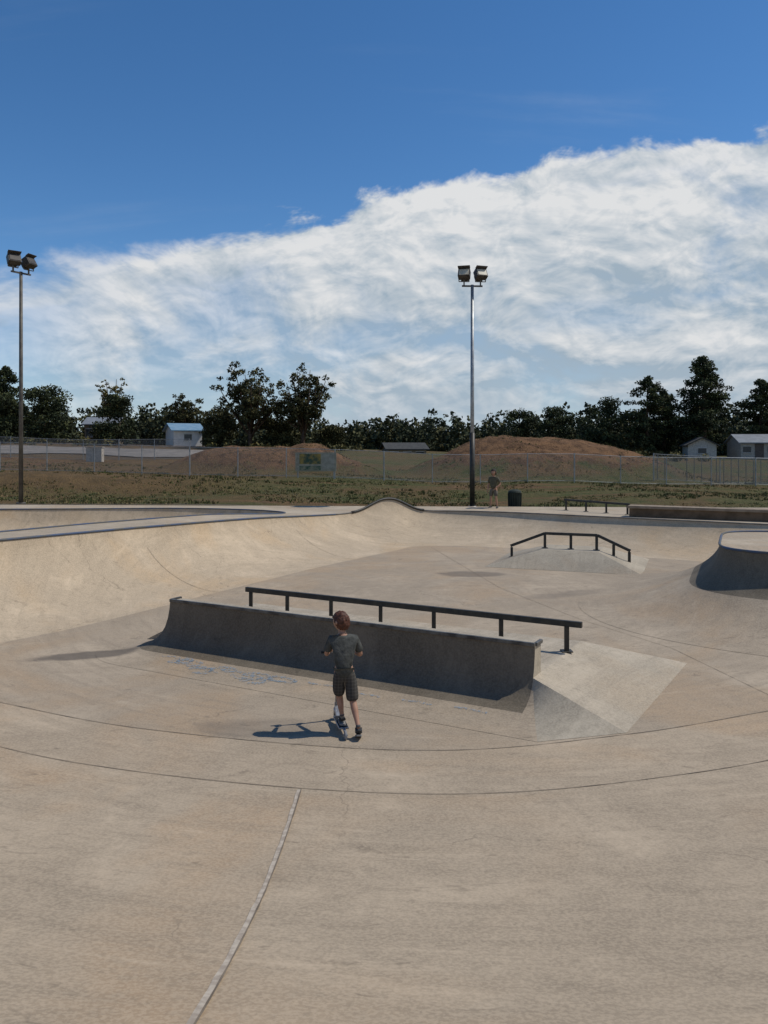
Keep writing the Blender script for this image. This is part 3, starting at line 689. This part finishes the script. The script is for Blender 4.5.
def head(parent, loc, yaw, pitch, H=.21, hair=M_hair):
    e = bpy.data.objects.new('head', None); link(e, parent); e.location = loc; e.rotation_euler = (pitch, 0, yaw); k = H / .22
    bm = bmesh.new(); bmesh.ops.create_icosphere(bm, subdivisions=4, radius=1)
    for v in bm.verts:   # face looks toward +Y
        x, y, z = v.co
        low = max(0, -z); fx = 1 - .30 * low ** 1.3
        X = x * .077 * fx; Y = y * .094 * (1 - .12 * low); Z = z * .110
        if y > 0:
            Y += .018 * math.exp(-((x / .13) ** 2 + ((z + .22) / .16) ** 2)) * 1.1
            Y += .006 * math.exp(-((x / .3) ** 2 + ((z - .12) / .10) ** 2))
            Y -= .008 * math.exp(-(((abs(x) - .38) / .16) ** 2 + ((z - .0) / .12) ** 2))
            Y += .005 * math.exp(-((x / .25) ** 2 + ((z + .52) / .07) ** 2)) + .010 * math.exp(-((x / .3) ** 2 + ((z + .85) / .16) ** 2))
        v.co = (X * k, Y * k, Z * k)
    me = bpy.data.meshes.new('face'); bm.to_mesh(me); bm.free(); me.materials.append(M_skin); o = bpy.data.objects.new('face', me); link(o, e); smooth(o)
    bm = bmesh.new(); bmesh.ops.create_icosphere(bm, subdivisions=5, radius=1)
    for v in bm.verts:
        x, y, z = v.co
        lim = (.45 * ss(-.3, .6, y) - .75 * (1 - ss(-.3, .6, y)))
        nz = noise.noise(v.co * 3.5) * .10 + noise.noise(v.co * 11) * .07
        r = 1.18 + nz
        if z < lim + noise.noise(v.co * 9) * .12: r = .80
        v.co = (x * .078 * r * k, y * .095 * r * k - .004 * k, z * .108 * r * k)
    me = bpy.data.meshes.new('hair'); bm.to_mesh(me); bm.free(); me.materials.append(hair); o = bpy.data.objects.new('hair', me); link(o, e); smooth(o)
    m_ = MB()
    for s_ in (-1, 1):
        m_.tube([(s_ * .076 * k, -.004 * k, -.025 * k), (s_ * .092 * k, -.012 * k, 0), (s_ * .086 * k, -.006 * k, .022 * k)], [.008 * k, .014 * k, .009 * k], 8)
    m_.obj('ears', [M_skin], e, True)
    for s_ in (-1, 1):
        for r, dy, mt, nm in ((.012, .074, M_eye, 'eye'), (.0065, .0815, M_iris, 'iris')):
            bm = bmesh.new(); bmesh.ops.create_uvsphere(bm, u_segments=12, v_segments=8, radius=r * k); me = bpy.data.meshes.new(nm); bm.to_mesh(me); bm.free(); me.materials.append(mt)
            o = bpy.data.objects.new(nm, me); link(o, e); o.location = (s_ * .029 * k, dy * k, 0); smooth(o)
    m_ = MB(); m_.tube([(-.022 * k, .085 * k, -.056 * k), (0, .091 * k, -.058 * k), (.022 * k, .085 * k, -.056 * k)], [.003 * k, .005 * k, .003 * k], 8); m_.obj('mouth', [M_lip], e, True)
    return e
def hand(parent, wrist, fwd, down, side, curl=1., s_=1., name='hand'):
    w = Vector(wrist); f = Vector(fwd).normalized(); d_ = Vector(down).normalized(); sd = Vector(side).normalized()
    J = {'w': (w, .019 * s_), 'p': (w + f * .028 * s_, .019 * s_)}; E = [('w', 'p')]
    for i, (off, ln) in enumerate(((.026, .9), (.009, 1.), (-.009, .93), (-.025, .74))):
        k = w + f * .062 * s_ + sd * off * s_; J[f'k{i}'] = (k, .0095 * s_); E.append(('p', f'k{i}')); p = k; ang = 0
        for j, seg in enumerate((.030, .021, .016)):
            ang += (.55, .75, .5)[j] * curl; dr = f * math.cos(ang) + d_ * math.sin(ang); p = p + dr * seg * ln * s_
            J[f'f{i}{j}'] = (p, (.0075 - .0008 * j) * s_); E.append((f'k{i}' if j == 0 else f'f{i}{j-1}', f'f{i}{j}'))
    t0 = w + f * .018 * s_ + sd * .022 * s_; t1 = t0 + (f * .5 + sd * .55 + d_ * .5).normalized() * .028 * s_; t2 = t1 + (f * .5 + d_ * .9 * curl - sd * .2).normalized() * .022 * s_
    J['t0'] = (t0, .011 * s_); J['t1'] = (t1, .0095 * s_); J['t2'] = (t2, .008 * s_); E += [('p', 't0'), ('t0', 't1'), ('t1', 't2')]
    return skin(name, J, E, M_skin, parent, 'p', 2)
def V3(*a): return Vector(a)
def shoe(parent, ankle, toe_dir, pitch, mat, sole, s_=1.):
    a = Vector(ankle); t = Vector(toe_dir).normalized(); f = (t * math.cos(pitch) - V3(0, 0, 1) * math.sin(pitch)).normalized(); up = (V3(0, 0, 1) * math.cos(pitch) + t * math.sin(pitch)).normalized()
    J = {'a': (a + up * .01, .040 * s_), 'h': (a - up * .04 * s_ - f * .03 * s_, .034 * s_), 'm': (a - up * .035 * s_ + f * .06 * s_, .037 * s_), 't': (a - up * .045 * s_ + f * .13 * s_, .030 * s_)}
    skin('shoe', J, [('a', 'h'), ('a', 'm'), ('m', 't')], mat, parent, 'a', 2)
    m_ = MB(); side = f.cross(up)
    pts = [(-.065, .022), (-.05, .034), (0, .036), (.06, .040), (.11, .038), (.15, .026), (.165, .01)]
    o_ = [a - up * .062 * s_ + f * x * s_ + side * y * s_ for x, y in pts] + [a - up * .062 * s_ + f * x * s_ - side * y * s_ for x, y in pts[::-1]]
    n_ = len(o_); m_.add(o_ + [p - up * .018 * s_ for p in o_], [tuple(range(n_)), tuple(range(2 * n_ - 1, n_ - 1, -1))] + [(k, (k + 1) % n_, n_ + (k + 1) % n_, n_ + k) for k in range(n_)])
    m_.obj('sole', [sole], parent)

def figure(name, loc, yaw, P, shirt, shorts, sock, shoem, solem, k=1., head_yaw=0., head_pitch=0., hair=M_hair, short_len=.92, hem=-.25):
    e = empty(name, loc); e.rotation_euler[2] = yaw
    g = lambda n_: Vector(P[n_]) * k
    pel, wa, ch, nk, hd = g('pelvis'), g('waist'), g('chest'), g('neck'), g('head')
    J = {'pel': (pel, .085 * k), 'wa': (wa, .082 * k), 'ch': (ch, .092 * k), 'nb': (ch.lerp(nk, .75), .055 * k), 'nk': (nk, .042 * k), 'hd': (nk.lerp(hd, .55), .046 * k)}
    E = [('pel', 'wa'), ('wa', 'ch'), ('ch', 'nb'), ('nb', 'nk'), ('nk', 'hd')]
    for s_ in 'LR':
        sh, el, wr, hp, kn, an = g('sh' + s_), g('el' + s_), g('wr' + s_), g('hip' + s_), g('kn' + s_), g('an' + s_)
        J.update({'sh' + s_: (sh, .044 * k), 'ua' + s_: (sh.lerp(el, .5), .036 * k), 'el' + s_: (el, .029 * k), 'fa' + s_: (el.lerp(wr, .35), .030 * k), 'wr' + s_: (wr, .020 * k),
                  'hip' + s_: (hp, .070 * k), 'th' + s_: (hp.lerp(kn, .5), .058 * k), 'kn' + s_: (kn, .042 * k), 'ca' + s_: (kn.lerp(an, .32), .044 * k), 'lo' + s_: (kn.lerp(an, .75), .028 * k), 'an' + s_: (an, .028 * k)})
        E += [('ch', 'sh' + s_), ('sh' + s_, 'ua' + s_), ('ua' + s_, 'el' + s_), ('el' + s_, 'fa' + s_), ('fa' + s_, 'wr' + s_), ('pel', 'hip' + s_), ('hip' + s_, 'th' + s_), ('th' + s_, 'kn' + s_), ('kn' + s_, 'ca' + s_), ('ca' + s_, 'lo' + s_), ('lo' + s_, 'an' + s_)]
    skin('body', J, E, M_skin, e, 'pel')
    J = {'hem': (pel.lerp(wa, hem), .122 * k), 'lowr': (pel.lerp(wa, .3), .112 * k), 'wa': (wa, .104 * k), 'ch': (ch, .112 * k), 'nb': (ch.lerp(nk, .62), .070 * k), 'nk': (ch.lerp(nk, .88), .052 * k)}
    E = [('hem', 'lowr'), ('lowr', 'wa'), ('wa', 'ch'), ('ch', 'nb'), ('nb', 'nk')]
    for s_ in 'LR':
        sh, el = g('sh' + s_), g('el' + s_); J.update({'s' + s_: (sh, .056 * k), 'u' + s_: (sh.lerp(el, .45), .054 * k), 'v' + s_: (sh.lerp(el, .86), .056 * k)}); E += [('ch', 's' + s_), ('s' + s_, 'u' + s_), ('u' + s_, 'v' + s_)]
    skin('t_shirt', J, E, shirt, e, 'wa')
    J = {'b': (pel.lerp(wa, .35), .096 * k), 'p': (pel, .100 * k)}; E = [('b', 'p')]
    for s_ in 'LR':
        hp, kn = g('hip' + s_), g('kn' + s_); J.update({'h' + s_: (hp - V3(0, 0, .02), .082 * k), 'm' + s_: (hp.lerp(kn, .5), .080 * k), 'e' + s_: (hp.lerp(kn, short_len), .078 * k)}); E += [('p', 'h' + s_), ('h' + s_, 'm' + s_), ('m' + s_, 'e' + s_)]
    skin('shorts', J, E, shorts, e, 'p')
    for s_ in 'LR':
        an, kn = g('an' + s_), g('kn' + s_)
        skin('sock', {'a': (an.lerp(kn, .18), .034 * k), 'b': (an, .034 * k)}, [('a', 'b')], sock, e, 'a', 2)
        shoe(e, an, P['toe' + s_][0], P['toe' + s_][1], shoem, solem, k)
        hn = P['hand' + s_]; hand(e, g('wr' + s_), *hn, s_=k)
    head(e, hd, head_yaw, head_pitch, .222 * k, hair)
    return e
M_shirt = simple('grey_cotton', (.095, .097, .088), (.06, .062, .056), 14, .95, .1, bmp=.02)
m_pl, t, b, co = new_mat('plaid_shorts', .95, .1)
sx = t.n('ShaderNodeSeparateXYZ'); t.l(co, sx.inputs[0])
def ln(sock, fq): return t.math('LESS_THAN', t.math('FRACT', t.math('MULTIPLY', sock, fq)), .3)
pl_ = t.math('MULTIPLY', t.math('ADD', ln(sx.outputs[0], 26.), ln(sx.outputs[2], 26.)), .5)
t.l(t.mix(pl_, (.055, .052, .046), (.095, .088, .078)), b.inputs['Base Color'])
M_sock = simple('sock', (.10, .10, .10)); M_shoe = simple('dark_sneaker', (.03, .03, .032), (.06, .06, .06), 20, .6); M_sole = simple('sole_rubber', (.30, .29, .27), rough=.8)
boyP = dict(pelvis=(0, 0, .72), waist=(.0, .025, .86), chest=(-.005, .06, 1.03), neck=(-.01, .085, 1.175), head=(-.02, .115, 1.285),
            shL=(-.140, .07, 1.095), shR=(.145, .06, 1.09), elL=(-.185, .13, .90), elR=(.215, .09, .88), wrL=(-.12, .315, .905), wrR=(.135, .315, .90),
            hipL=(-.065, .0, .68), hipR=(.070, -.01, .68), knL=(-.045, .06, .42), knR=(.095, -.05, .385), anL=(-.02, .0, .185), anR=(.125, -.26, .120),
            toeL=((0.05, 1, 0), 0.), toeR=((.15, 1, 0), .35), handL=((-0.1, 1, -.1), (0, .2, -1), (1, 0, 0), 1.15), handR=((0.1, 1, -.1), (0, .2, -1), (-1, 0, 0), 1.15))
BY = .22; BL = (-.44, 8.78, 0)
boy = figure('boy', BL, BY, boyP, M_shirt, m_pl, M_sock, M_shoe, M_sole, 1., .75, -.12, short_len=1.05, hem=-.65)
boy.scale = (.95, .93, .93)
sc = empty('kick_scooter', BL); sc.rotation_euler[2] = BY; sc.scale = (.95, .93, .93)
M_alu = simple('scooter_aluminium', (.45, .46, .47), (.3, .3, .3), 9, .35, .5, .8); M_whl = simple('scooter_wheel', (.30, .31, .32), (.2, .2, .2), 9, .5); M_grip = simple('rubber_grip', (.02, .02, .02))
p = MB(); p.box((-.02, .10, .088), (.115, .44, .022)); p.beam((-.02, .30, .09), (-.02, .43, .17), .05, .03); p.tube([(-.02, .425, .12), (-.02, .455, .22)], .022, 10); p.beam((-.02, -.12, .09), (-.02, -.24, .075), .03, .02); p.obj('deck', [M_alu], sc, bevel=.005)
p = MB(); p.box((-.02, .09, .102), (.10, .38, .004)); p.obj('grip_tape', [M_grip], sc)
p = MB(); p.tube([(-.02, .45, .10), (-.015, .40, .52), (-.01, .375, .865)], [.018, .016, .015], 10); p.tube([(-.20, .385, .862), (-.01, .375, .872), (.19, .385, .862)], .012, 10); p.tube([(-.02, .47, .055), (-.02, .455, .15)], .03, 8); p.obj('steering_column', [M_alu], sc, True)
p = MB()
for s_ in (-1, 1): p.tube([(-.01 + s_ * .09, .38, .866), (-.01 + s_ * .20, .386, .862)], .017, 10)
p.obj('grips', [M_grip], sc, True)
p = MB()
for wy in (.475, -.235):
    p.tube([(-.034, wy, .052), (-.028, wy, .052), (-.012, wy, .052), (-.006, wy, .052)], [.042, .052, .052, .042], 20); p.tube([(-.045, wy, .052), (.005, wy, .052)], .012, 8)
p.obj('wheels', [M_whl], sc)

P2 = dict(pelvis=(0, 0, .74), waist=(0, .0, .87), chest=(0, .0, 1.03), neck=(.0, .0, 1.175), head=(0, .02, 1.29),
          shL=(-.15, 0, 1.09), shR=(.15, 0, 1.09), elL=(-.24, -.03, .89), elR=(.20, -.02, .87), wrL=(-.15, .10, .76), wrR=(.20, .06, .66),
          hipL=(-.075, .0, .71), hipR=(.075, 0, .71), knL=(-.10, .03, .41), knR=(.10, .02, .41), anL=(-.12, -.02, .085), anR=(.12, 0, .085),
          toeL=((-.25, 1, 0), 0.), toeR=((.25, 1, 0), 0.), handL=((.5, .3, -.6), (1, 0, 0), (0, 1, .2), .6), handR=((0, .1, -1), (-1, 0, 0), (0, 1, 0), .5))
figure('bystander', (4.08, 29.75, deckz(4.08, 29.75)), 2.6, P2, simple('olive_shirt', (.10, .09, .055)), simple('khaki_shorts', (.14, .12, .09)), M_sock, M_shoe, M_sole, 1.06, .1, 0., hair=simple('dark_hair', (.03, .02, .015)))

# ---------------------------------------------------------------- light, sky, camera
EL = math.radians(55); AZ = math.radians(80)
sdir = Vector((math.sin(AZ) * math.cos(EL), math.cos(AZ) * math.cos(EL), math.sin(EL)))
sl = bpy.data.lights.new('sun', 'SUN'); sl.energy = 3.1; sl.angle = math.radians(.6); sl.color = (1, .95, .86)
so = bpy.data.objects.new('sun', sl); link(so); so.rotation_euler = sdir.to_track_quat('Z', 'Y').to_euler(); so.location = (20, 5, 30)
w = bpy.data.worlds.new('World'); S.world = w; w.use_nodes = True; t = NT(w.node_tree)
bg = t.n('ShaderNodeBackground'); out = t.n('ShaderNodeOutputWorld'); t.l(bg.outputs[0], out.inputs[0]); bg.inputs[1].default_value = .105
sk = t.n('ShaderNodeTexSky', sky_type='NISHITA'); sk.sun_disc = False; sk.sun_elevation = EL; sk.sun_rotation = AZ; sk.altitude = 1800; sk.air_density = 1.; sk.dust_density = .3; sk.ozone_density = 2.5
hs = t.n('ShaderNodeHueSaturation'); hs.inputs['Saturation'].default_value = 1.24; hs.inputs['Value'].default_value = 1.12; t.l(sk.outputs[0], hs.inputs['Color'])
tc_ = t.n('ShaderNodeTexCoord'); co = tc_.outputs['Generated']; sp = t.n('ShaderNodeSeparateXYZ'); t.l(co, sp.inputs[0]); X, Y, Z = sp.outputs
zz = t.math('ADD', t.math('MAXIMUM', Z, 0.), .34)
cb_ = t.n('ShaderNodeCombineXYZ'); t.l(t.math('DIVIDE', X, zz), cb_.inputs[0]); t.l(t.math('DIVIDE', Y, zz), cb_.inputs[1]); cp_ = cb_.outputs[0]
def puff(off, sc, det, dist): return t.noise(t.map(co, (1, 1, 1.9), loc=off), sc, det, .60, dist)
n1 = puff((0, 0, 0), 4.6, 6, .5); n1b = puff((.016, 0, .040), 4.6, 6, .5)
n2 = puff((3, 1, 2), 17, 4, .5); n2b = puff((3.005, 1, 2.014), 17, 4, .5); n3 = t.noise(t.map(cp_, rot=(0, 0, .5)), .8, 3, .55)
el = t.math('ARCSINE', Z)
edge = t.math('ADD', .305, t.math('MULTIPLY', X, .17)); edge = t.math('SUBTRACT', edge, t.math('MULTIPLY', t.math('MULTIPLY', X, X), .10))
edge = t.math('ADD', edge, t.math('MULTIPLY', t.math('SUBTRACT', n1, .5), .13)); edge = t.math('ADD', edge, t.math('MULTIPLY', t.math('SUBTRACT', n2, .5), .04))
dep = t.math('SUBTRACT', edge, el)
soft = t.rng(X, -.45, -.1, .06, .016)
band = t.rng(t.math('DIVIDE', dep, soft), -.1, 1.)
gaps = t.rng(t.math('ADD', t.math('MULTIPLY', n3, .7), t.math('MULTIPLY', n1, .6)), .50, .68, .66, 1.)
left = t.math('MULTIPLY', t.math('SUBTRACT', 1., t.rng(X, -.46, -.28)), t.math('SUBTRACT', 1., t.rng(el, .19, .25)))
gaps = t.math('MULTIPLY', gaps, t.math('SUBTRACT', 1., t.math('MULTIPLY', left, .65)))
topf = t.math('SUBTRACT', 1., t.rng(dep, .03, .10)); gaps = t.math('MAXIMUM', gaps, t.math('MULTIPLY', topf, .98))
cov = t.math('MULTIPLY', band, gaps)
wisp = t.math('MULTIPLY', t.rng(t.noise(t.map(cp_, (1, 5, 1), (0, 0, .12)), 1.1, 5, .6, .3), .55, .85), .10)
cov = t.math('MAXIMUM', cov, wisp)
relief = t.math('ADD', t.math('MULTIPLY', t.math('SUBTRACT', n1, n1b), 3.2), t.math('MULTIPLY', t.math('SUBTRACT', n2, n2b), 2.0))
hi = t.math('SUBTRACT', 1., t.rng(dep, .03, .24))
shade = t.math('ADD', t.math('ADD', relief, .22), t.math('MULTIPLY', hi, .48)); shade = t.math('ADD', shade, t.math('MULTIPLY', t.math('SUBTRACT', n1, .5), 1.0)); shade = t.math('ADD', shade, t.math('MULTIPLY', t.math('SUBTRACT', n3, .5), .8))
nd = t.n('ShaderNodeClamp'); t.l(shade, nd.inputs[0]); shade = nd.outputs[0]
ccol = t.mix(shade, (3.3, 4.15, 4.95), (7.0, 7.1, 7.2))
ccol = t.mix(t.math('MULTIPLY', t.math('SUBTRACT', 1., t.rng(el, .0, .12)), .6), ccol, (4.3, 5.2, 6.0))
skyc = t.mix(cov, hs.outputs[0], ccol)
t.l(skyc, bg.inputs[0])

cd = bpy.data.cameras.new('camera'); cam = bpy.data.objects.new('camera', cd); link(cam); cam.location = (0, 0, 3.1); cam.rotation_euler = (math.pi / 2, 0, 0)
cd.sensor_fit = 'HORIZONTAL'; cd.sensor_width = 36; cd.lens = 37.5; cd.shift_y = -62 / 768; cd.clip_end = 9000; cd.clip_start = .05
S.camera = cam
